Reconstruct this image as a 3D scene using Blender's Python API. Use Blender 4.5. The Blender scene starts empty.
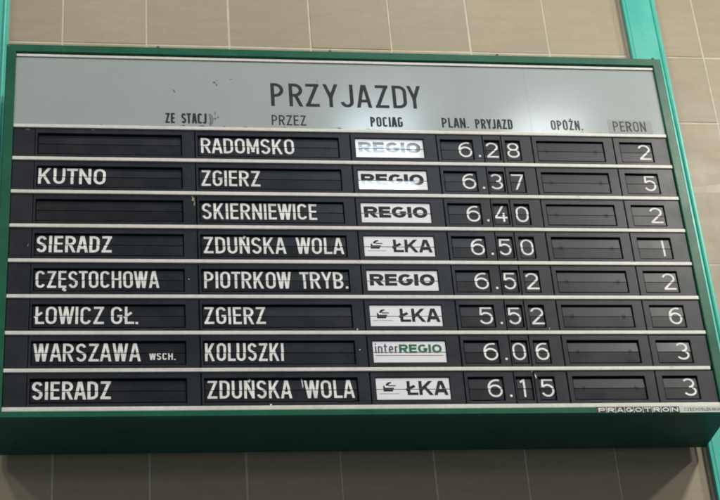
import bpy, bmesh, math, random
from mathutils import Matrix, Vector
random.seed(7)
S = bpy.context.scene
C = S.collection
P = 0.15                      # one row pitch of the board in metres
CAM_V, CAM_U, CAM_Z = 25.672321580730223, 2.3980215223478583, -35.78936713137904
EYE = 1.6                     # eye height of the photographer


def W(u, v, z):
    """board units (right, down, into the wall) -> metres"""
    return Vector((u * P, z * P, EYE + (CAM_V - v) * P))


# ------------------------------------------------------------------ materials
def mat(name, col, rough=0.5, spec=0.5, metal=0.0, var=0.0, vscale=6.0, bump=0.0, bscale=200.0,
        rvar=0.0, coat=0.0, stretch=(1, 1, 1), island=0.0, objvar=0.0, col2=None, coat_rough=0.1, coat_ior=1.5, fine=0.0, wear=None):
    m = bpy.data.materials.new(name)
    m.use_nodes = True
    nt = m.node_tree
    b = nt.nodes['Principled BSDF']
    b.inputs['Base Color'].default_value = (*col, 1)
    b.inputs['Roughness'].default_value = rough
    b.inputs['Specular IOR Level'].default_value = spec
    b.inputs['Metallic'].default_value = metal
    b.inputs['Coat Weight'].default_value = coat
    b.inputs['Coat Roughness'].default_value = coat_rough
    b.inputs['Coat IOR'].default_value = coat_ior
    L = nt.links.new
    tc = nt.nodes.new('ShaderNodeTexCoord')
    mp = nt.nodes.new('ShaderNodeMapping')
    mp.inputs['Scale'].default_value = stretch
    g = nt.nodes.new('ShaderNodeNewGeometry')
    L(g.outputs['Position'], mp.inputs['Vector'])
    out = None
    if var > 0 or col2:
        n = nt.nodes.new('ShaderNodeTexNoise')
        n.inputs['Scale'].default_value = vscale
        n.inputs['Detail'].default_value = 7
        n.inputs['Roughness'].default_value = 0.6
        L(mp.outputs[0], n.inputs['Vector'])
        r = nt.nodes.new('ShaderNodeValToRGB')
        c2 = col2 or tuple(c * (1 - var) for c in col)
        c1 = tuple(min(1, c * (1 + var)) for c in col)
        r.color_ramp.elements[0].position = 0.32
        r.color_ramp.elements[0].color = (*c2, 1)
        r.color_ramp.elements[1].position = 0.68
        r.color_ramp.elements[1].color = (*c1, 1)
        L(n.outputs['Fac'], r.inputs['Fac'])
        out = r.outputs[0]
    for amt, src in ((island, 'i'), (objvar, 'o')):
        if amt <= 0:
            continue
        if src == 'i':
            s = g.outputs['Random Per Island']
        else:
            s = nt.nodes.new('ShaderNodeObjectInfo').outputs['Random']
        mr = nt.nodes.new('ShaderNodeMapRange')
        mr.inputs['To Min'].default_value = 1 - amt
        mr.inputs['To Max'].default_value = 1 + amt
        L(s, mr.inputs['Value'])
        mx = nt.nodes.new('ShaderNodeMix')
        mx.data_type = 'RGBA'
        mx.blend_type = 'MULTIPLY'
        mx.inputs['Factor'].default_value = 1
        if out:
            L(out, mx.inputs['A'])
        else:
            mx.inputs['A'].default_value = (*col, 1)
        L(mr.outputs[0], mx.inputs['B'])
        out = mx.outputs['Result']
    if fine > 0:
        nf = nt.nodes.new('ShaderNodeTexNoise')
        nf.inputs['Scale'].default_value = 70
        nf.inputs['Detail'].default_value = 8
        nf.inputs['Roughness'].default_value = 0.7
        L(g.outputs['Position'], nf.inputs['Vector'])
        mf = nt.nodes.new('ShaderNodeMapRange')
        mf.inputs['From Min'].default_value = 0.35
        mf.inputs['From Max'].default_value = 0.65
        mf.inputs['To Min'].default_value = 1 - fine
        mf.inputs['To Max'].default_value = 1 + fine
        L(nf.outputs['Fac'], mf.inputs['Value'])
        mx = nt.nodes.new('ShaderNodeMix')
        mx.data_type = 'RGBA'
        mx.blend_type = 'MULTIPLY'
        mx.inputs['Factor'].default_value = 1
        if out:
            L(out, mx.inputs['A'])
        else:
            mx.inputs['A'].default_value = (*col, 1)
        L(mf.outputs[0], mx.inputs['B'])
        out = mx.outputs['Result']
    if wear:      # (noise scale, threshold, colour, stretch): small chips and rub marks
        mw = nt.nodes.new('ShaderNodeMapping')
        mw.inputs['Scale'].default_value = wear[3]
        L(g.outputs['Position'], mw.inputs['Vector'])
        nw = nt.nodes.new('ShaderNodeTexNoise')
        nw.inputs['Scale'].default_value = wear[0]
        nw.inputs['Detail'].default_value = 9
        nw.inputs['Roughness'].default_value = 0.62
        L(mw.outputs[0], nw.inputs['Vector'])
        mf = nt.nodes.new('ShaderNodeMapRange')
        mf.inputs['From Min'].default_value = wear[1]
        mf.inputs['From Max'].default_value = wear[1] + .03
        mf.inputs['To Max'].default_value = .75
        L(nw.outputs['Fac'], mf.inputs['Value'])
        mx = nt.nodes.new('ShaderNodeMix')
        mx.data_type = 'RGBA'
        L(mf.outputs[0], mx.inputs['Factor'])
        if out:
            L(out, mx.inputs['A'])
        else:
            mx.inputs['A'].default_value = (*col, 1)
        mx.inputs['B'].default_value = (*wear[2], 1)
        out = mx.outputs['Result']
    if out:
        L(out, b.inputs['Base Color'])
    if rvar > 0:
        n2 = nt.nodes.new('ShaderNodeTexNoise')
        n2.inputs['Scale'].default_value = 9
        n2.inputs['Detail'].default_value = 6
        L(g.outputs['Position'], n2.inputs['Vector'])
        mr = nt.nodes.new('ShaderNodeMapRange')
        mr.inputs['From Min'].default_value = 0.3
        mr.inputs['From Max'].default_value = 0.7
        mr.inputs['To Min'].default_value = max(0.05, rough - rvar)
        mr.inputs['To Max'].default_value = rough + rvar
        L(n2.outputs['Fac'], mr.inputs['Value'])
        L(mr.outputs[0], b.inputs['Roughness'])
    if bump > 0:
        n3 = nt.nodes.new('ShaderNodeTexNoise')
        n3.inputs['Scale'].default_value = bscale
        n3.inputs['Detail'].default_value = 4
        L(mp.outputs[0], n3.inputs['Vector'])
        bp = nt.nodes.new('ShaderNodeBump')
        bp.inputs['Strength'].default_value = bump
        bp.inputs['Distance'].default_value = 0.002
        L(n3.outputs['Fac'], bp.inputs['Height'])
        L(bp.outputs[0], b.inputs['Normal'])
    return m


M = {}
M['frame'] = mat('green_paint', (0.008, 0.098, 0.052), 0.34, 0.25, var=0.10, vscale=5, rvar=0.06, bump=0.10, bscale=40, fine=.12, wear=(14, .665, (.10, .17, .135), (1, 1, 1.6)))
M['casing'] = mat('dark_green_paint', (0.006, 0.06, 0.047), 0.5, 0.4, var=0.15, vscale=4, bump=0.10, bscale=25, fine=.15, wear=(10, .69, (.03, .06, .05), (1, 1, 1)))
M['header'] = mat('header_enamel', (0.31, 0.345, 0.34), 0.5, 0.3, var=0.03, vscale=3.5, rvar=0.012, bump=0.02, bscale=40, fine=.022, coat=0.7, coat_rough=0.14)
M['plate'] = mat('mask_plate_paint', (0.0095, 0.0125, 0.0185), 0.36, 0.3, var=0.10, vscale=9, rvar=0.05, bump=0.08, bscale=260, objvar=0.12, fine=.22, wear=(22, .715, (.07, .07, .068), (1, 1, 1)))
M['flap'] = mat('black_flap', (0.005, 0.0072, 0.0115), 0.34, 0.3, var=0.12, vscale=14, rvar=0.06, bump=0.05, bscale=120, objvar=0.2, fine=.25)
M['flapw'] = mat('white_flap', (0.77, 0.765, 0.785), 0.5, 0.2, var=0.03, vscale=10, coat=1.0, coat_rough=0.05, coat_ior=1.38, bump=0.03, bscale=50)
M['ink'] = mat('white_lettering', (0.73, 0.725, 0.70), 0.5, 0.3, var=0.12, vscale=22, fine=.10, wear=(38, .69, (.25, .25, .25), (1, 1, 1)))
M['inkb'] = mat('black_lettering', (0.008, 0.008, 0.012), 0.5, 0.2, coat=1.0, coat_rough=0.05, coat_ior=1.38)
M['inkg'] = mat('green_lettering', (0.015, 0.14, 0.055), 0.3, 0.5)
M['inkn'] = mat('navy_lettering', (0.025, 0.03, 0.10), 0.4, 0.5)
M['inkh'] = mat('dark_grey_lettering', (0.022, 0.026, 0.028), 0.5, 0.15, var=0.15, vscale=25)
M['inkp'] = mat('grey_lettering', (0.055, 0.058, 0.06), 0.5, 0.2, var=0.15, vscale=25)
M['smudge'] = mat('worn_lettering', (0.15, 0.155, 0.155), 0.5, 0.3, var=0.35, vscale=60)
M['strip'] = mat('pale_strip', (0.63, 0.61, 0.555), 0.42, 0.5, var=0.09, vscale=5, fine=.08, wear=(16, .685, (.33, .30, .25), (.5, 1, 1)), bump=0.04, bscale=120)
M['black'] = mat('black_interior', (0.004, 0.004, 0.005), 0.7, 0.2)
M['sticker'] = mat('sticker', (0.265, 0.28, 0.28), 0.45, 0.3)
M['chip'] = mat('chipped_paint', (0.10, 0.10, 0.095), 0.7, 0.2, var=0.4, vscale=80)
M['rust'] = mat('yellowed_scratch', (0.32, 0.30, 0.17), 0.6, 0.2, var=0.4, vscale=80)
M['teal'] = mat('teal_paint', (0.085, 0.50, 0.40), 0.28, 0.3, var=0.10, vscale=5, rvar=0.08, bump=0.12, bscale=30, stretch=(1, 1, 0.25), fine=.06, wear=(9, .69, (.16, .42, .34), (1, 1, .5)))
M['seal'] = mat('dark_rubber', (0.012, 0.022, 0.03), 0.6, 0.3)
M['plaster'] = mat('pale_plaster', (0.42, 0.37, 0.29), 0.8, 0.2, var=0.1, vscale=20)
M['tile'] = mat('beige_tile', (0.355, 0.30, 0.205), 0.45, 0.3, var=0.045, vscale=7, rvar=0.06, bump=0.05, bscale=26,
                stretch=(1, 1, 5.5), island=0.07, fine=.035, wear=(7, .70, (.29, .25, .19), (1, 1, 2)))
M['grout'] = mat('pale_grout', (0.58, 0.53, 0.43), 0.9, 0.1, var=0.12, vscale=14)
M['nameplate'] = mat('nameplate_black', (0.012, 0.012, 0.016), 0.35, 0.5)
M['nameplatew'] = mat('nameplate_white', (0.50, 0.51, 0.47), 0.35, 0.5, var=0.06, vscale=20)
M['screw'] = mat('dark_steel', (0.02, 0.022, 0.022), 0.5, 0.5)


# ------------------------------------------------------------------ mesh builder (board units)
class MB:
    def __init__(self):
        self.bm = bmesh.new()
        self.mats = []

    def mi(self, m):
        if m not in self.mats:
            self.mats.append(m)
        return self.mats.index(m)

    def face(self, pts, m):
        vs = [self.bm.verts.new(p) for p in pts]
        try:
            f = self.bm.faces.new(vs)
            f.material_index = self.mi(m)
            return f
        except ValueError:
            return None

    def box(self, u0, u1, v0, v1, z0, z1, m, ch=0.0):
        r = bmesh.ops.create_cube(self.bm, size=1.0)
        vs = r['verts']
        for v in vs:
            v.co = Vector(((u0 + u1) / 2 + v.co.x * (u1 - u0), (v0 + v1) / 2 + v.co.y * (v1 - v0), (z0 + z1) / 2 + v.co.z * (z1 - z0)))
        fs = set(f for v in vs for f in v.link_faces)
        k = self.mi(m)
        for f in fs:
            f.material_index = k
        if ch > 0:
            es = list(set(e for v in vs for e in v.link_edges))
            bmesh.ops.bevel(self.bm, geom=es, offset=ch, segments=2, profile=0.6, affect='EDGES', clamp_overlap=True)

    def ring(self, o, i, z0, z1, m, ch=0.0, back=False):
        """flat plate o=(u0,u1,v0,v1) with a window i, front at z0, back at z1, chamfered window lip"""
        def loop(r, z):
            return [self.bm.verts.new((r[0], r[2], z)), self.bm.verts.new((r[1], r[2], z)),
                    self.bm.verts.new((r[1], r[3], z)), self.bm.verts.new((r[0], r[3], z))]
        c = ch
        loops = [loop(o, z1), loop(o, z0 + c)]
        if c:
            loops.append(loop((o[0] + c, o[1] - c, o[2] + c, o[3] - c), z0))
            loops.append(loop((i[0] - c, i[1] + c, i[2] - c, i[3] + c), z0))
        else:
            loops.append(loop(i, z0))
        if c:
            loops.append(loop(i, z0 + c))
        loops.append(loop(i, z1))
        if back:
            loops.append(loops[0])
        k = self.mi(m)
        for a, b in zip(loops, loops[1:]):
            for j in range(4):
                f = self.bm.faces.new((a[j], a[(j + 1) % 4], b[(j + 1) % 4], b[j]))
                f.material_index = k

    def build(self, name, parent=None, base=(0, 0, 0), smooth=False):
        b = W(*base)
        for v in self.bm.verts:
            v.co = W(*v.co) - b
        bmesh.ops.recalc_face_normals(self.bm, faces=self.bm.faces)
        me = bpy.data.meshes.new(name)
        self.bm.to_mesh(me)
        self.bm.free()
        for m in self.mats:
            me.materials.append(m)
        o = bpy.data.objects.new(name, me)
        C.objects.link(o)
        if parent:
            o.parent = parent
            pb = parent['_b']
            o.location = b - Vector(pb)
        else:
            o.location = b
        o['_b'] = list(b)
        return o


# ------------------------------------------------------------------ stroke lettering
def arc(cx, cy, rx, ry, a0, a1, n=12):
    return [(cx + rx * math.cos(math.radians(a0 + (a1 - a0) * k / n)), cy + ry * math.sin(math.radians(a0 + (a1 - a0) * k / n))) for k in range(n + 1)]


WID = {'I': None, 'M': .66, 'W': .80, 'A': .60, 'V': .58, 'Y': .58, 'K': .56, 'T': .50, 'L': .44, 'E': .45, 'Z': .52, 'J': .44,
       'S': .52, 'C': .52, 'G': .53, 'O': .54, 'D': .52, 'N': .54, 'U': .53, 'R': .54, 'P': .51, 'B': .53, 'H': .54,
       '.': None, ' ': .40, 'i': None, 'n': .46, 't': .34, 'e': .48, 'r': .34}
DIGW = {'0': .66, '1': .30, '2': .66, '3': .62, '4': .70, '5': .64, '6': .68, '7': .62, '8': .66, '9': .68}
BASECH = {'Ł': 'L', 'Ę': 'E', 'Ń': 'N', 'Ó': 'O', 'Ż': 'Z'}


def ext(a, b, e):
    dx, dy = b[0] - a[0], b[1] - a[1]
    return [(a[0] - dx * e, a[1] - dy * e), (b[0] + dx * e, b[1] + dy * e)]


def glyph(ch, w, t, rk=1.05):
    """list of (points, closed, clip) in a box w x 1, stroke thickness t"""
    h = t / 2
    l, r, b, T, m, cx = h, w - h, h, 1 - h, .5, w / 2
    rx = (r - l) / 2
    ry = min(rx * rk, (T - b) / 2)
    box = (0, w, 0, 1)
    s = []
    if ch == 'O' or ch == '0':
        s.append((arc(cx, T - ry, rx, ry, 0, 180) + arc(cx, b + ry, rx, ry, 180, 360), True, None))
    elif ch in 'CG':
        p = arc(cx, T - ry, rx, ry, 44 if t > .2 else 12, 180) + arc(cx, b + ry, rx, ry, 180, 348 if ch == 'C' else 360)
        if ch == 'G' and t > .2:
            p = p[:-1]
            s.append(([(r, b + ry * .75), (r, .52)], False, None))
            s.append(([(cx + w * .06, .45), (w, .45)], False, None))
        elif ch == 'G':
            gy = .46
            p += [(r, gy), (cx + w * .04, gy)]
        s.append((p, False, None))
    elif ch == 'S':
        q = (T - b) / 4
        s.append((arc(cx, T - q * 1.0, rx, q, 18, 215, 14) + arc(cx, b + q * 1.0, rx, q, 35, -162, 14), False, None))
    elif ch == 'D':
        q = min(ry * 1.0, (T - b) / 2)
        k = min(rx * 1.3, r - l - .02)
        s.append(([(l, b), (l, T)] + arc(r - k, T - q, k, q, 90, 0) + arc(r - k, b + q, k, q, 0, -90), True, None))
    elif ch in 'PRB':
        mm = .46 if ch == 'P' else .48
        q = (T - mm) / 2
        k = min(q * 1.0, r - l - .02)
        s.append(([(l, 0), (l, 1)], False, None))
        s.append(([(l, T)] + arc(r - k, T - q, k, q, 90, -90) + [(l, mm)], False, None))
        if ch == 'R':
            s.append((ext((cx - .02 * w, mm), (r - .0 * h, 0), .25), False, (0, w + .05, 0, mm)))
        if ch == 'B':
            q = (mm - b) / 2
            k = min(q, r - l - .02)
            s.append(([(l, mm)] + arc(r - k, mm - q, k, q, 90, -90) + [(l, b)], False, None))
    elif ch == 'U':
        s.append(([(l, 1)] + arc(cx, b + ry, rx, ry, 180, 360) + [(r, 1)], False, None))
    elif ch == 'J':
        s.append(([(r, 1)] + arc(cx, b + ry, rx, ry, 0, -178), False, None))
    elif ch == 'A':
        a = h * 1.08
        s.append((ext((a, 0), (cx - .18 * t, 1), .2), False, box))
        s.append((ext((w - a, 0), (cx + .18 * t, 1), .2), False, box))
        s.append(([(w * .2, .29), (w * .8, .29)], False, None))
    elif ch == 'V':
        a = h * 1.08
        s.append((ext((a, 1), (cx - .18 * t, 0), .2), False, box))
        s.append((ext((w - a, 1), (cx + .18 * t, 0), .2), False, box))
    elif ch == 'W':
        a = h * 1.02
        q = .285 * w
        s.append((ext((a, 1), (q, 0), .2), False, box))
        s.append((ext((cx - .1 * t, 1), (q + .02, 0), .2), False, box))
        s.append((ext((cx + .1 * t, 1), (w - q - .02, 0), .2), False, box))
        s.append((ext((w - a, 1), (w - q, 0), .2), False, box))
    elif ch == 'K':
        s.append(([(l, 0), (l, 1)], False, None))
        s.append((ext((l, .32), (r - h * .3, 1), .3), False, (l, w, 0, 1)))
        s.append((ext((l + (r - l) * .36, .60), (r, 0), .3), False, (l, w + .02, 0, .62)))
    elif ch == 'Z':
        s.append(([(0.02, T), (w, T)], False, None))
        s.append(([(0, b), (w, b)], False, None))
        s.append((ext((l * 1.2, b), (r - h * .2, T), .3), False, (0, w, h, 1 - h)))
    elif ch == 'N':
        s.append(([(l, 0), (l, 1)], False, None))
        s.append(([(r, 0), (r, 1)], False, None))
        s.append((ext((l, 1 - h * .6), (r, h * .6), .3), False, box))
    elif ch == 'M':
        s.append(([(l, 0), (l, 1)], False, None))
        s.append(([(r, 0), (r, 1)], False, None))
        s.append((ext((l, 1 - h * .6), (cx, .22), .15), False, (0, w, .12, 1)))
        s.append((ext((r, 1 - h * .6), (cx, .22), .15), False, (0, w, .12, 1)))
    elif ch == 'Y':
        s.append((ext((h * 1.05, 1), (cx, .42), .1), False, box))
        s.append((ext((w - h * 1.05, 1), (cx, .42), .1), False, box))
        s.append(([(cx, 0), (cx, .46)], False, None))
    elif ch == 'T':
        s.append(([(0, T), (w, T)], False, None))
        s.append(([(cx, 0), (cx, 1)], False, None))
    elif ch in 'EL':
        s.append(([(l, 0), (l, 1)], False, None))
        s.append(([(l, b), (w, b)], False, None))
        if ch == 'E':
            s.append(([(l, T), (w, T)], False, None))
            s.append(([(l, .51), (w * .94, .51)], False, None))
    elif ch == 'H':
        s.append(([(l, 0), (l, 1)], False, None))
        s.append(([(r, 0), (r, 1)], False, None))
        s.append(([(l, .5), (r, .5)], False, None))
    elif ch == 'I':
        s.append(([(cx, 0), (cx, 1)], False, None))
    elif ch == '.':
        s.append(([(cx, 0), (cx, w * .95)], False, None))
    elif ch == 'i':
        s.append(([(cx, 0), (cx, .72)], False, None))
        s.append(([(cx, .85), (cx, 1)], False, None))
    elif ch == 'n':
        s.append(([(l, 0), (l, .72)], False, None))
        s.append(([(l, .45)] + arc(cx, .72 - h - rx * .9, rx, rx * .9, 165, 0) + [(r, 0)], False, None))
    elif ch == 't':
        s.append(([(w * .42, .95), (w * .42, b + .10)] + arc(w * .42 + .10, b + .10, .10, .10, 180, 290, 6), False, None))
        s.append(([(0, .70), (w, .70)], False, None))
    elif ch == 'e':
        q = (.74 - t) / 2
        s.append((arc(cx, b + q, rx, q, 0, 320, 18), False, None))
        s.append(([(l, b + q), (r, b + q)], False, None))
    elif ch == 'r':
        s.append(([(l, 0), (l, .72)], False, None))
        s.append(([(l, .4)] + arc(l + rx * 2, .72 - h - .2, rx * 2, .2, 170, 80, 8), False, None))
    # round DIN style numerals
    elif ch == '1':
        s.append(([(w - l - .05, 0), (w - l - .05, T), (w - l - .24, T - .13)], False, (0, w, 0, 1)))
    elif ch == '2':
        q = .27 - h * .3
        s.append((arc(cx, T - q, rx, q, 165, -28, 16) + [(l, b)], False, (0, w, b - h, 1)))
        s.append(([(l - h * .4, b), (w, b)], False, None))
    elif ch == '3':
        q1, q2 = .225, (T - b - .45) / 2
        s.append((arc(cx - .01, T - q1, rx * .90, q1, 150, -90, 16), False, None))
        s.append((arc(cx, b + q2, rx, q2, 90, -155, 18), False, None))
    elif ch == '4':
        s.append((ext((l, .28), (r - .16, 1), .2), False, (0, w, .28, 1)))
        s.append(([(l * .6, .26), (w, .26)], False, None))
        s.append(([(r - .14, 0), (r - .14, .56)], False, None))
    elif ch == '5':
        q = (T - b) * .34
        s.append(([(w * .93, T), (l + .07, T), (l + .03, .54)], False, None))
        s.append((arc(cx - .01, b + q, rx, q, 140, -155, 20), False, None))
    elif ch in '69':
        q = (T - b) * .335
        o = arc(cx, b + q, rx, q, 0, 360, 28)[:-1]
        c = arc(cx + .11, T - .42, rx + .11, .42, 70, 180, 14) + [(l, b + q)]
        if ch == '9':
            o = [(w - x, 1 - y) for x, y in o]
            c = [(w - x, 1 - y) for x, y in c]
        s.append((o, True, None))
        s.append((c, False, None))
    elif ch == '7':
        s.append(([(0, T), (w, T)], False, None))
        s.append((ext((w * .30, 0), (r, T), .25), False, (0, w, 0, 1 - h)))
    elif ch == '8':
        q1 = .215
        q2 = (T - b - 2 * q1) / 2
        s.append((arc(cx, T - q1, rx * .88, q1, 0, 360, 26)[:-1], True, None))
        s.append((arc(cx, b + q2, rx, q2, 0, 360, 26)[:-1], True, None))
    return s


def accents(c, w, t):
    h = t / 2
    if c == 'Ł':
        return [([(-.10 * w, .36), (w * .72, .66)], False, None)]
    if c == 'Ę':
        return [([(w - t * .8, .03), (w - t * 1.1, -.10), (w - .1 * t, -.17)], False, None)]
    if c in 'ŃÓ':
        return [([(w * .40, .90), (w * .60, 1.075)], False, None)]
    if c == 'Ż':
        return [([(w / 2, 1.05), (w / 2, 1.05 + t)], False, None)]
    return []


def ribbon(pts, t, closed):
    """quads of a mitred ribbon"""
    q = [pts[0]]
    for p in pts[1:]:
        if math.hypot(p[0] - q[-1][0], p[1] - q[-1][1]) > 1e-4:
            q.append(p)
    if closed and math.hypot(q[0][0] - q[-1][0], q[0][1] - q[-1][1]) < 1e-4:
        q.pop()
    n = len(q)
    h = t / 2

    def nrm(a, b):
        d = math.hypot(b[0] - a[0], b[1] - a[1])
        return (-(b[1] - a[1]) / d, (b[0] - a[0]) / d)
    L, R = [], []
    for i in range(n):
        a = nrm(q[i - 1], q[i]) if (i > 0 or closed) else None
        c = nrm(q[i], q[(i + 1) % n]) if (i < n - 1 or closed) else None
        a = a or c
        c = c or a
        mx, my = a[0] + c[0], a[1] + c[1]
        d = max(mx * mx + my * my, .35)
        k = 2 * h / d
        L.append((q[i][0] + mx * k, q[i][1] + my * k))
        R.append((q[i][0] - mx * k, q[i][1] - my * k))
    out = []
    for i in range(n if closed else n - 1):
        j = (i + 1) % n
        out.append([L[i], L[j], R[j], R[i]])
    return out


def clip(poly, axis, lim, keep_less):
    out = []
    for i in range(len(poly)):
        a, b = poly[i - 1], poly[i]
        ia = (a[axis] <= lim) if keep_less else (a[axis] >= lim)
        ib = (b[axis] <= lim) if keep_less else (b[axis] >= lim)
        if ia != ib:
            k = (lim - a[axis]) / (b[axis] - a[axis])
            out.append((a[0] + (b[0] - a[0]) * k, a[1] + (b[1] - a[1]) * k))
        if ib:
            out.append(b)
    return out


def clipbox(poly, bx):
    for ax, lim, less in ((0, bx[0], False), (0, bx[1], True), (1, bx[2], False), (1, bx[3], True)):
        poly = clip(poly, ax, lim, less)
        if len(poly) < 3:
            return []
    return poly


def lay(s, u0, u1, v0, v1, t, gap=.13, xs=1.0, wid=None, jit=0.0):
    """strokes of a string between u0..u1 with cap top v0 and baseline v1 -> list of stroke polygon lists in (u, v)"""
    H = v1 - v0
    strokes = []
    avail = (u1 - u0) / H / xs
    wd = []
    for c in s:
        b = BASECH.get(c, c)
        x = (wid or WID).get(b, .5) if b not in DIGW else DIGW[b]
        if x is None:
            x = ('f', t)
        wd.append(x)
    fixed = sum(x[1] for x in wd if isinstance(x, tuple))
    flex = sum(x for x in wd if not isinstance(x, tuple)) + gap * (len(s) - 1)
    k = (avail - fixed) / flex if flex > 0 else 1
    def kern(a, b):
        q = 1.0
        if a in 'AWYVTL' or b in 'AWYVT':
            q -= .45
        if a + b in ('AW', 'WA', 'LA', 'RA', 'ZA', 'AZ'):
            q -= .15
        if b == 'J':
            q -= .6
        return q
    gaps = [kern(BASECH.get(a, a), BASECH.get(b, b)) for a, b in zip(s, s[1:])] + [0]
    flex = sum(x for x in wd if not isinstance(x, tuple)) + gap * sum(gaps)
    k = (avail - fixed) / flex if flex > 0 else 1
    x = 0
    for c, w0, gq in zip(s, wd, gaps):
        w = w0[1] if isinstance(w0, tuple) else w0 * k
        if c != ' ':
            dy = random.uniform(-jit, jit)
            for pts, closed, bx in glyph(BASECH.get(c, c), w, t) + accents(c, w, t):
                polys = []
                for qd in ribbon(pts, t, closed):
                    if bx:
                        qd = clipbox(qd, bx)
                    if len(qd) >= 3:
                        polys.append([(u0 + (x + px) * H * xs, v1 - (py + dy) * H) for px, py in qd])
                strokes.append(polys)
        x += w + gap * k * gq
    return strokes


def put(mb, strokes, m, zf, split=None, sg=.008, step=.0009, sh=0.0):
    """strokes -> faces, lying on surface zf(u, v); cut along the flap split"""
    dx = random.uniform(-.007, .007) if split is not None else 0
    for i, polys in enumerate(strokes):
        dz = step * (1 + i % 9)
        for p in polys:
            p = [(u, v - sh) for u, v in p]
            parts = [p] if split is None else [clip(p, 1, split - sg, True), clip(p, 1, split + sg, False)]
            for n, q in enumerate(parts):
                if len(q) >= 3:
                    if n:
                        q = [(u + dx, v) for u, v in q]
                    mb.face([(u, v, zf(u, v) - dz) for u, v in q], m)


# ------------------------------------------------------------------ the board
def thing(name, base, label, cat, group=None):
    o = bpy.data.objects.new(name, None)
    C.objects.link(o)
    o.location = W(*base)
    o['_b'] = list(o.location)
    o['label'] = label
    o['category'] = cat
    if group:
        o['group'] = group
    o.empty_display_size = .2
    return o


BW, BT, BB, BZ = 17.2, -2.33, 8.06, 1.97       # inner width, inner top, inner bottom, depth
FO = (-.25, BW + .25, -2.585, 8.245)
board = thing('arrivals_board', (BW / 2, 8.245, 1.0),
              'green framed split flap station arrivals board headed PRZYJAZDY, mounted across the teal posts', 'arrivals board')

mb = MB()
mb.ring(FO, (0.0, BW, BT, 8.068), -.07, .06, M['frame'], ch=.022)
mb.build('frame', board)

mb = MB()   # box body behind the frame: sides, top, bottom, back
o = (FO[0] + .035, FO[1] - .035, FO[2] + .03, FO[3] - .03)
i = (o[0] + .12, o[1] - .12, o[2] + .12, o[3] - .12)
mb.ring(o, i, .062, BZ - .003, M['casing'])
mb.box(o[0], o[1], o[2], o[3], BZ - .003, BZ + .02, M['casing'], .008)
mb.box(o[0] + .005, o[1] - .005, o[3] - .01, o[3] + .012, .065, .30, M['casing'], .01)
mb.build('casing', board)
mb = MB()
mb.box(.0, BW, -.06, BB + .1, .32, .36, M['black'])
mb.build('back_plate', board)

# header
def flat(z):
    return lambda u, v: z


def blob(mb, cu, cv, r, m, z, seed, sx=1.0, sy=1.0, n=11, tilt=0):
    rr = random.Random(seed)
    pts = []
    for k in range(n):
        a = 2 * math.pi * k / n
        q = r * rr.uniform(.45, 1.15)
        x, y = q * math.cos(a) * sx, q * math.sin(a) * sy
        pts.append((cu + x * math.cos(tilt) - y * math.sin(tilt), cv + x * math.sin(tilt) + y * math.cos(tilt), z))
    mb.face(pts, m)


mb = MB()
HZ = .0
mb.box(.0, 13.519, -2.20, -.055, HZ, .10, M['header'], .0012)
mb.box(13.5205, BW, -2.20, -.055, HZ + .0006, .10, M['header'], .0012)
mb.box(0.0, BW, -2.33, -.03, .102, .14, M['black'])
header = mb.build('header_panel', board)
mb = MB()
zc = HZ - .003
for k, (cu, cv, r, sx, sy, tl) in enumerate((
        (4.07, -1.21, .05, .6, 1.4, -.4), (4.09, -1.16, .03, 1, 1, 0), (5.13, -1.51, .045, 1.5, .7, .6), (5.19, -1.42, .05, .6, 1.3, -.5),
        (5.20, -1.58, .03, 1, .8, 0), (5.57, -1.63, .035, 1.2, .8, 0), (5.12, -.50, .06, .35, 1.8, .1), (5.20, -.38, .055, .7, 1.2, .3),
        (5.12, -.33, .05, 1, 1, 0), (12.74, -1.10, .02, 1, 1, 0), (13.7, -1.12, .025, .6, 1.5, .5), (4.30, -.10, .05, 1.3, .5, 0),
        (4.78, -.09, .07, 1.5, .35, 0), (5.35, -.09, .04, 1.5, .6, 0), (5.9, -.085, .04, 1.5, .4, 0), (11.02, -.11, .028, 1, 1, 0),
        (12.6, -.1, .03, 1, .7, 0), (8.35, -.10, .05, 1.6, .5, 0), (14.9, -.1, .03, 1.2, .6, 0), (15.15, -.085, .025, .7, .8, 0),
        (7.86, -1.62, .06, .2, 1.4, 0), (6.9, -.1, .03, 1.5, .5, 0), (2.2, -.08, .05, 1.6, .35, 0), (9.1, -.09, .04, 1.6, .4, 0))):
    blob(mb, cu, cv, r * .72, M['chip'] if k not in (7, 8, 9, 10) else M['smudge'], zc, k + 3, sx, sy, tilt=tl)
mb.build('paint_chips', header)


def header_text(items, m, name='lettering', parent=None, z=HZ):
    mb = MB()
    for it in items:
        put(mb, lay(*it[:6], **(it[6] if len(it) > 6 else {})), m, flat(z))
    return mb.build(name, parent or header)


TT = [('P', 40, 91), ('R', 112, 166), ('Z', 177, 232), ('Y', 247, 308), ('J', 316, 368), ('A', 379, 441), ('Z', 455, 509), ('D', 525, 582), ('Y', 584, 641)]
header_text([(c, 6.60 + (a - 40) * 4.02 / 601, 6.60 + (b - 40) * 4.02 / 601, -1.525, -.775, .128) for c, a, b in TT], M['inkh'], 'title_lettering')
header_text([('PRZEZ', 6.59, 7.49, -.485, -.165, .115, dict(gap=.14))], M['inkh'])
header_text([('POCIAG', 9.19, 10.05, -.485, -.165, .165, dict(gap=.12))], M['inkh'])
header_text([('ZE', 3.835, 4.08, -.49, -.17, .16, dict(gap=.12))], M['inkh'])
header_text([('STACJ', 4.25, 4.90, -.49, -.17, .16, dict(gap=.11))], M['inkh'])
header_text([('PLAN.', 11.10, 11.82, -.49, -.175, .15)], M['inkh'])
header_text([('PRYJAZD', 12.0, 13.01, -.475, -.16, .15)], M['inkh'])
header_text([('OPÓŻN.', 14.06, 14.93, -.475, -.16, .15)], M['inkp'])
mb = MB()
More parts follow.
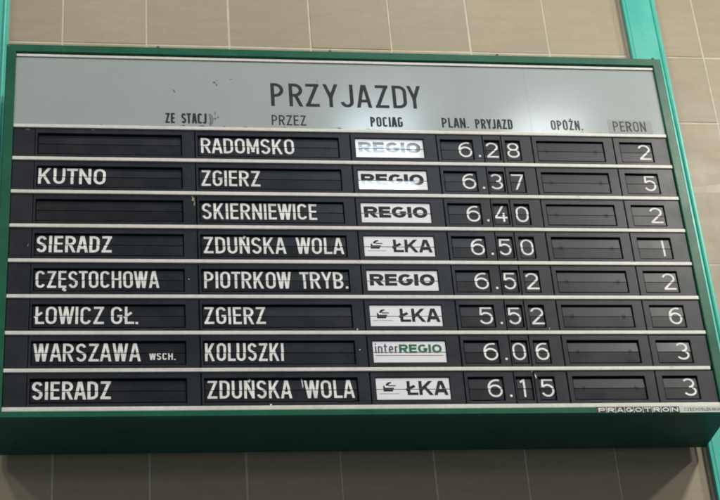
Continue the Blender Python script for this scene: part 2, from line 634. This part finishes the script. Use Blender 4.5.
mb.face([(u, v, HZ - .0035) for u, v in ((4.95, -.475), (4.995, -.485), (5.05, -.43), (5.085, -.31), (5.055, -.17), (5.005, -.10), (4.965, -.13), (4.985, -.29), (4.965, -.40))], M['smudge'])
mb.build('worn_letter', header)
mb = MB()
mb.box(15.64, 16.86, -.52, -.085, HZ - .004, HZ + .001, M['sticker'])
st = mb.build('sticker', header)
st['label'] = 'darker grey sticker patch reading PERON'
header_text([('PERON', 15.775, 16.68, -.472, -.145, .115, dict(gap=.15))], M['inkp'], 'lettering', header, HZ - .0045)

# white separator strips
for k in range(-1, 9):
    mb = MB()
    if k < 0:
        mb.box(.005, BW - .005, -2.30, -2.215, -.03, .10, M['strip'], .012)
    elif k == 7:
        mb.box(.005, BW - .07, k - .05, k + .05, -.035, .10, M['strip'], .014)
    else:
        mb.box(.005, BW - .005, k - .05, k + .05 + (.012 if k == 8 else 0), -.035, .10, M['strip'], .014)
    mb.build('separator_strip', board)

# display units: name, module u0,u1, window u0,u1
UNITS = [('destination_display', .555, 4.57, .618, 4.245), ('via_display', 4.59, 8.60, 4.655, 8.305),
         ('train_type_display', 8.62, 10.885, 8.735, 10.545), ('hour_display', 10.905, 12.125, 10.99, 11.862),
         ('minute_display', 12.14, 12.625, 12.178, 12.580), ('minute_display', 12.64, 13.45, 12.735, 13.135),
         ('delay_display', 13.47, 15.68, 13.588, 15.412), ('platform_display', 15.70, BW - .005, 15.862, 16.75)]
ROWS = [
    ('', [('RADOMSKO', 4.735, 7.13)], 'REGIO', '6', '2', '8', '2'),
    ([('KUTNO', .665, 2.33)], [('ZGIERZ', 4.725, 6.22)], 'REGIO', '6', '3', '7', '5'),
    ('', [('SKIERNIEWICE', 4.72, 7.61)], 'REGIO', '6', '4', '0', '2'),
    ([('SIERADZ', .675, 2.49)], [('ZDUŃSKA', 4.73, 6.78), ('WOLA', 7.03, 8.24)], 'ŁKA', '6', '5', '0', '1'),
    ([('CZĘSTOCHOWA', .675, 3.63)], [('PIOTRKOW', 4.725, 6.86), ('TRYB.', 7.07, 8.26)], 'REGIO', '6', '5', '2', '2'),
    ([('ŁOWICZ', .70, 2.31), ('GŁ.', 2.48, 3.12)], [('ZGIERZ', 4.70, 6.18)], 'ŁKA', '5', '5', '2', '6'),
    ([('WARSZAWA', .67, 3.18), ('WSCH.', 3.37, 3.99)], [('KOLUSZKI', 4.70, 6.58)], 'interREGIO', '6', '0', '6', '3'),
    ([('SIERADZ', .672, 2.48)], [('ZDUŃSKA', 4.73, 6.73), ('WOLA', 7.02, 8.22)], 'ŁKA', '6', '1', '5', '3'),
]
FZ = .042            # flap face depth
rnd = random.Random(3)
for r, row in enumerate(ROWS):
    v0, v1 = r + .053, r + .947
    # plain filler plate at the left end of the row
    mb = MB()
    mb.box(.01, .54, v0, v1, .002, .09, M['plate'], .008)
    mb.build('filler_plate', board)
    for c, (name, m0, m1, w0, w1) in enumerate(UNITS):
        white = (c == 2)
        wv0, wv1 = (r + .205, r + .80) if white else (r + .208, r + .845)
        dz = rnd.uniform(-.004, .004)
        mb = MB()
        mb.ring((m0, m1, v0, v1), (w0, w1, wv0, wv1), dz, .13, M['plate'], ch=.010)
        unit = mb.build(name, board, base=(m0, r + .5, 0))
        sp = r + .515
        # flaps
        tu = rnd.uniform(.035, .075)          # upper flap leans back at its top edge
        tl = rnd.uniform(-.02, .02)
        if white:
            tu, tl = rnd.uniform(-.006, .004), rnd.uniform(-.006, .004)
            if r == 0:
                tu, tl = .020, -.023
            if r == 1:
                tl = -.043
        iw = .012 if white else .022
        a0, a1 = w0 + iw, w1 - iw
        b0, b1 = (wv0 + .004, wv1 - .012) if white else (wv0 + .022, wv1 - .04)
        if white:
            zf = lambda u, v, tu=tu, tl=tl, sp=sp: FZ - .01 + (tu * (sp - v) if v < sp else tl * (v - sp))
        else:
            zf = lambda u, v, tu=tu, tl=tl, sp=sp: FZ + (tu * (sp - v) if v < sp else tl * (v - sp))
        fm = M['flapw'] if white else M['flap']
        sg = .011 if white else .0085
        letters = row[c] if c < 6 else ('' if c == 6 else row[6])
        blank_right = c in (0, 1)
        for nm, y0, y1 in (('upper_flap', b0, sp - sg), ('lower_flap', sp + sg, b1)):
            mb = MB()
            th = .02
            f = [(a0, y0), (a1, y0), (a1, y1), (a0, y1)]
            fr = [(x, y, zf(x, y)) for x, y in f]
            bk = [(x, y, zf(x, y) + th) for x, y in f]
            mb.face(fr, fm)
            mb.face(bk[::-1], fm)
            for j in range(4):
                mb.face([fr[j], bk[j], bk[(j + 1) % 4], fr[(j + 1) % 4]], fm)
            # hinge notches beside the split
            if c in (0, 1, 6, 2):
                wd = w1 - w0
                kk = (.125, .15, .855, .88) if c == 6 else ((.905, .925) if c < 2 else (.87,))
                for q in kk:
                    uu = w0 + wd * q
                    if c == 2:
                        continue
                    ya, yb = (sp - sg - .055, sp - sg) if nm == 'upper_flap' else (sp + sg, sp + sg + .055)
                    mb.face([(uu - .010, ya, zf(uu, ya) - .0012), (uu + .010, ya, zf(uu, ya) - .0012), (uu + .010, yb, zf(uu, yb) - .0012), (uu - .010, yb, zf(uu, yb) - .0012)], M['black'])
            mb.build(nm, unit, base=((a0 + a1) / 2, (y0 + y1) / 2, FZ))
        # lettering
        cap0, cap1 = r + .278, r + .758
        if c in (0, 1) and letters:
            for k, (s, x0, x1) in enumerate(letters):
                if k:
                    mb.build('lettering', unit)
                mb = MB()
                if s == 'WSCH.':
                    put(mb, lay(s, x0, x1, r + .535, r + .725, .17, gap=.16), M['ink'], zf, sp, sg, sh=.028)
                else:
                    put(mb, lay(s, x0, x1, cap0, cap1, .146 if (c == 0 and r in (1, 3, 7)) else .128, gap=.12, jit=.008), M['ink'], zf, sp, sg, sh=.028)
            if r == 7 and c == 1:
                mb.build('lettering', unit)
                mb = MB()
                put(mb, [[[(6.955, r + .24), (6.985, r + .24), (7.0, r + .44), (6.985, r + .50)]]], M['ink'], zf, sh=.028)
            mb.build('lettering', unit)
        elif c == 2:
            mb = MB()
            if letters == 'REGIO':
                hb = {'R': .86, 'E': .74, 'G': .90, 'I': None, 'O': .92}
                put(mb, lay('REGIO', 8.815, 10.45, r + .338, r + .672, .245, gap=.09, xs=1.28, wid=hb), M['inkb'], zf, sp, sg, sh=.028)
            elif letters == 'ŁKA':
                hb = {'L': .60, 'K': .76, 'A': .78}
                put(mb, lay('ŁKA', 9.49, 10.485, r + .325, r + .70, .18, gap=.10, xs=1.12, wid=hb), M['inkb'], zf, sp, sg, sh=.028)
                lx, ly = 8.885, r + .30      # little boat emblem with a line of small print below it

                def poly(*pp):
                    return [[(lx + x * 1.05, ly + y) for x, y in pp]]
                put(mb, [poly((.03, .16), (.055, .14), (.075, .20), (.28, .20), (.24, .30), (.06, .30), (.03, .30)),
                         poly((.09, .11), (.14, .06), (.21, .045), (.23, .07), (.17, .10), (.15, .14), (.10, .15)),
                         poly((.15, .135), (.32, .135), (.32, .16), (.15, .16))], M['inkb'], zf, sp, sg, sh=.028)
                put(mb, [poly((-.07, .355), (.40, .355), (.40, .366), (-.07, .366))], M['inkp'], zf, sh=.028)
            else:
                tw = dict(WID)
                put(mb, lay('inter', 8.80, 9.365, r + .30, r + .565, .12, gap=.16, wid=tw), M['inkn'], zf, sp, sg, sh=.028)
                hb = {'R': .80, 'E': .70, 'G': .84, 'I': None, 'O': .86}
                put(mb, lay('REGIO', 9.385, 10.44, r + .325, r + .562, .23, gap=.09, xs=1.15, wid=hb), M['inkg'], zf, sp, sg, sh=.028)
                put(mb, [[[(8.80, r + .622), (10.46, r + .622), (10.46, r + .637), (8.80, r + .637)]]], M['inkn'], zf, sh=.028)
            mb.build('lettering', unit)
        elif c in (3, 4, 5, 7):
            mb = MB()
            d = letters
            x0, x1 = {3: (11.472, 11.825), 4: (12.207, 12.535), 5: (12.775, 13.105), 7: (16.352, 16.682)}[c]
            if d == '1':
                x0, x1 = (x0 + .06, x0 + .225)
            if d == '1' and c == 7:
                d, x0, x1 = 'I', x1 - .05, x1 + .002
            jx = rnd.uniform(-.012, .012)
            put(mb, lay(d, x0 + jx, x1 + jx, r + .275, r + .762, .102), M['ink'], zf, sp, sg, sh=.028)
            mb.build('lettering', unit)
        if c == 3:
            mb = MB()
            pts = [(12.013 + .032 * math.cos(a * math.pi / 8), r + .722 + .034 * math.sin(a * math.pi / 8)) for a in range(16)]
            mb.face([(x, y, dz - .004) for x, y in pts], M['ink'])
            for j in range(16):
                p, q = pts[j], pts[(j + 1) % 16]
                mb.face([(p[0], p[1], dz - .004), (q[0], q[1], dz - .004), (q[0], q[1], dz + .002), (p[0], p[1], dz + .002)], M['ink'])
            mb.build('decimal_point', unit)

# scratches on the mask plates
for k, (cu, cv, r, m, sx, sy, tl) in enumerate((
        (4.50, 2.16, .09, 'rust', .45, 1.2, -.2), (4.53, 2.32, .05, 'rust', .4, 1.5, .1), (12.68, 7.20, .05, 'ink', .35, 1.4, -.2),
        (12.60, 7.06, .03, 'ink', .4, 1.0, 0), (8.42, 6.46, .018, 'ink', 1, 1, 0), (8.40, 5.90, .02, 'ink', 1, 1, 0), (.47, 3.55, .03, 'smudge', .4, 2, .2),
        (4.35, 4.5, .016, 'ink', 1, 1, 0), (6.2, 7.92, .03, 'ink', 1, .8, .5), (.36, .10, .04, 'smudge', 1.5, .5, 0), (2.0, .09, .035, 'smudge', 1.5, .5, 0),
        (13.2, 5.88, .03, 'rust', .4, 1.6, 0), (7.75, 5.48, .0, 'ink', 1, 1, 0))):
    if r:
        mb = MB()
        blob(mb, cu, cv, r, M[m], -.0075, 50 + k, sx, sy, tilt=tl)
        mb.build('scratch', board)

# maker's plate on the lower frame rail
mb = MB()
NZ = -.075
mb.box(14.03, 16.115, 8.078, 8.232, NZ, -.068, M['nameplate'])
mb.box(16.118, 17.22, 8.072, 8.238, NZ - .001, -.068, M['nameplatew'])
npl = mb.build('maker_plate', board)
mb = MB()
x = 14.06
for k, ch in enumerate('PRAGOTRON'):
    put(mb, lay(ch, x + .035, x + .195, 8.10, 8.214, .21), M['ink'], flat(NZ))
    if k < 8:
        put(mb, [[[(x + .222, 8.078), (x + .236, 8.078), (x + .236, 8.232), (x + .222, 8.232)]]], M['ink'], flat(NZ))
    x += .2285
put(mb, lay('CZECHOSLOVAKIA', 16.24, 17.16, 8.115, 8.195, .13, gap=.2), M['inkp'], flat(NZ - .001))
mb.build('lettering', npl)

# little fixing clips along the top rail
for u in (3.67, 8.26, 12.85, 17.25):
    mb = MB()
    mb.box(u - .035, u + .035, -2.63, -2.57, -.06, .05, M['screw'], .01)
    mb.build('fixing_clip', board)

# ------------------------------------------------------------------ wall and posts
WZ = 2.26
TP = 2.334
wall = thing('tiled_wall', (8, 20, WZ), 'beige ceramic tiled wall with pale joints behind the arrivals board', 'wall')
mb = MB()
rt = random.Random(11)
u_a, v_a = 1.10, -4.50
TV = 2.38
g = .018
for iu in range(-9, 17):
    for iv in range(-5, 9):
        x0, x1 = u_a + iu * TP + g, u_a + (iu + 1) * TP - g
        y0, y1 = v_a + iv * TV + g, v_a + (iv + 1) * TV - g
        z = WZ + rt.uniform(-.006, .006)
        tx, ty = rt.uniform(-.0022, .0022), rt.uniform(-.0022, .0022)
        c = .02

        def zz(u, v):
            return z + tx * (u - x0) + ty * (v - y0)
        inn = [(x0 + c, y0 + c), (x1 - c, y0 + c), (x1 - c, y1 - c), (x0 + c, y1 - c)]
        outr = [(x0, y0), (x1, y0), (x1, y1), (x0, y1)]
        A = [mb.bm.verts.new((u, v, zz(u, v))) for u, v in inn]
        B = [mb.bm.verts.new((u, v, zz(u, v) + .012)) for u, v in outr]
        D = [mb.bm.verts.new((u, v, WZ + .05)) for u, v in outr]
        k = mb.mi(M['tile'])
        fs = [mb.bm.faces.new(A)]
        for j in range(4):
            n = (j + 1) % 4
            fs.append(mb.bm.faces.new((B[j], B[n], A[n], A[j])))
            fs.append(mb.bm.faces.new((D[j], D[n], B[n], B[j])))
        for f in fs:
            f.material_index = k
mb.build('tiles', wall)
mb = MB()
mb.box(u_a - 9 * TP, u_a + 17 * TP, v_a - 5 * TV, v_a + 9 * TV, WZ + .007, WZ + .5, M['grout'])
mb.build('grout', wall)


def post(uL, uR, label):
    t = thing('teal_post', ((uL + uR) / 2, 16, 2.2), label, 'post', 'teal posts carrying the arrivals board')
    w = uR - uL
    prof = [(0, 2.12), (0, 2.03), (.012, 2.005), (.075, 2.0), (.085, 2.018), (.10, 2.018), (.11, 2.0),
            (w - .20, 2.0), (w - .192, 2.03), (w - .172, 2.035), (w - .155, 1.995), (w - .125, 1.98), (w - .098, 1.995),
            (w - .085, 2.05), (w - .03, 2.055), (w - .005, 2.075), (w, 2.09), (w, 2.12)]
    mb = MB()
    vv = (-15.5, 16)
    n = len(prof)
    for j in range(n):
        a, b = prof[j], prof[(j + 1) % n]
        mb.face([(uL + a[0], vv[0], a[1]), (uL + b[0], vv[0], b[1]), (uL + b[0], vv[1], b[1]), (uL + a[0], vv[1], a[1])], M['teal'])
    for v in vv:
        mb.face([(uL + a[0], v, a[1]) for a in prof], M['teal'])
    bmesh.ops.remove_doubles(mb.bm, verts=mb.bm.verts, dist=1e-4)
    mb.build('cover_profile', t)
    mb = MB()
    mb.box(uL + .03, uR - .03, vv[0], vv[1], 2.1205, 2.19, M['seal'])
    mb.build('rubber_seal', t)
    mb = MB()
    mb.box(uL - .075, uR + .02, vv[0], vv[1], 2.1905, WZ + .015, M['plaster'], .01)
    mb.build('mounting_batten', t)
    return t


post(17.50, 18.55, 'bright teal painted metal post at the right end of the board')
post(-1.43, -.37, 'teal painted metal post at the left end of the board, cut by the photo edge')

# ------------------------------------------------------------------ camera
R = ((0.9891723551298778, 0.07149586820687842, -0.12816548941175793),
     (0.006256448958478586, 0.851971477208227, 0.5235508178487179),
     (0.14662506161376612, -0.5186838563643331, 0.8422993223633645))
cam = bpy.data.cameras.new('camera')
cam.sensor_width = 36
cam.lens = 1699.3771269204171 / 720 * 36
cam.clip_end = 500
co = bpy.data.objects.new('camera', cam)
C.objects.link(co)


def dirw(d):
    return Vector((d[0], d[2], -d[1]))


X, Y, Z = dirw(R[0]), -dirw(R[1]), -dirw(R[2])
rm = Matrix((X, Y, Z)).transposed()
co.matrix_world = Matrix.Translation(W(CAM_U, CAM_V, CAM_Z)) @ rm.to_4x4()
S.camera = co

# ------------------------------------------------------------------ lamps of the hall ceiling (fluorescent panels), plus two added fill lamps
def lamp(u, v, z, power, sx=.6, sy=.35, col=(1, .95, .86)):
    l = bpy.data.lights.new('ceiling_or_fill_lamp', 'AREA')
    l.shape = 'RECTANGLE'
    l.size, l.size_y = sx, sy
    l.energy = power
    l.color = col
    o = bpy.data.objects.new('ceiling_or_fill_lamp', l)
    C.objects.link(o)
    o.location = W(u, v, z)
    o.rotation_euler = (0, 0, 0)      # shines straight down
    return o


LV, LZ = -19.4, -26.7
lamp(-26, LV, LZ, 72)
lamp(-13, LV, LZ, 80)
lamp(4, -26, -13, 42)  # added fill lamp, high and near the wall so the board does not mirror it
lamp(17, -26, -13, 66)  # second added fill lamp, brightens the right half from the same steep angle
lamp(14.6, LV + .2, LZ, 19, .5, .35, col=(.72, .88, 1))
lamp(22.4, LV + .35, LZ, 20, .5, .35, col=(.90, .96, 1))
lamp(33, LV, LZ, 310)
lamp(52, LV, LZ, 300)
# daylight from the low hall window far behind the photographer
win = lamp(7, -3.6, -62, 30, 2.4, 1.2, col=(1, .98, .95))
win.name = 'window_light'
win.rotation_euler = (math.radians(90), 0, 0)

w = bpy.data.worlds.new('World')
S.world = w
w.use_nodes = True
w.node_tree.nodes['Background'].inputs[0].default_value = (.80, .90, 1, 1)
w.node_tree.nodes['Background'].inputs[1].default_value = .17

for o in list(bpy.data.objects):
    if '_b' in o:
        del o['_b']
S.view_settings.view_transform = 'Standard'
S.view_settings.look = 'None'
S.view_settings.exposure = 0.18
S.view_settings.gamma = 1
S.cycles.filter_width = 1.9
S.render.resolution_x, S.render.resolution_y = 1024, 711
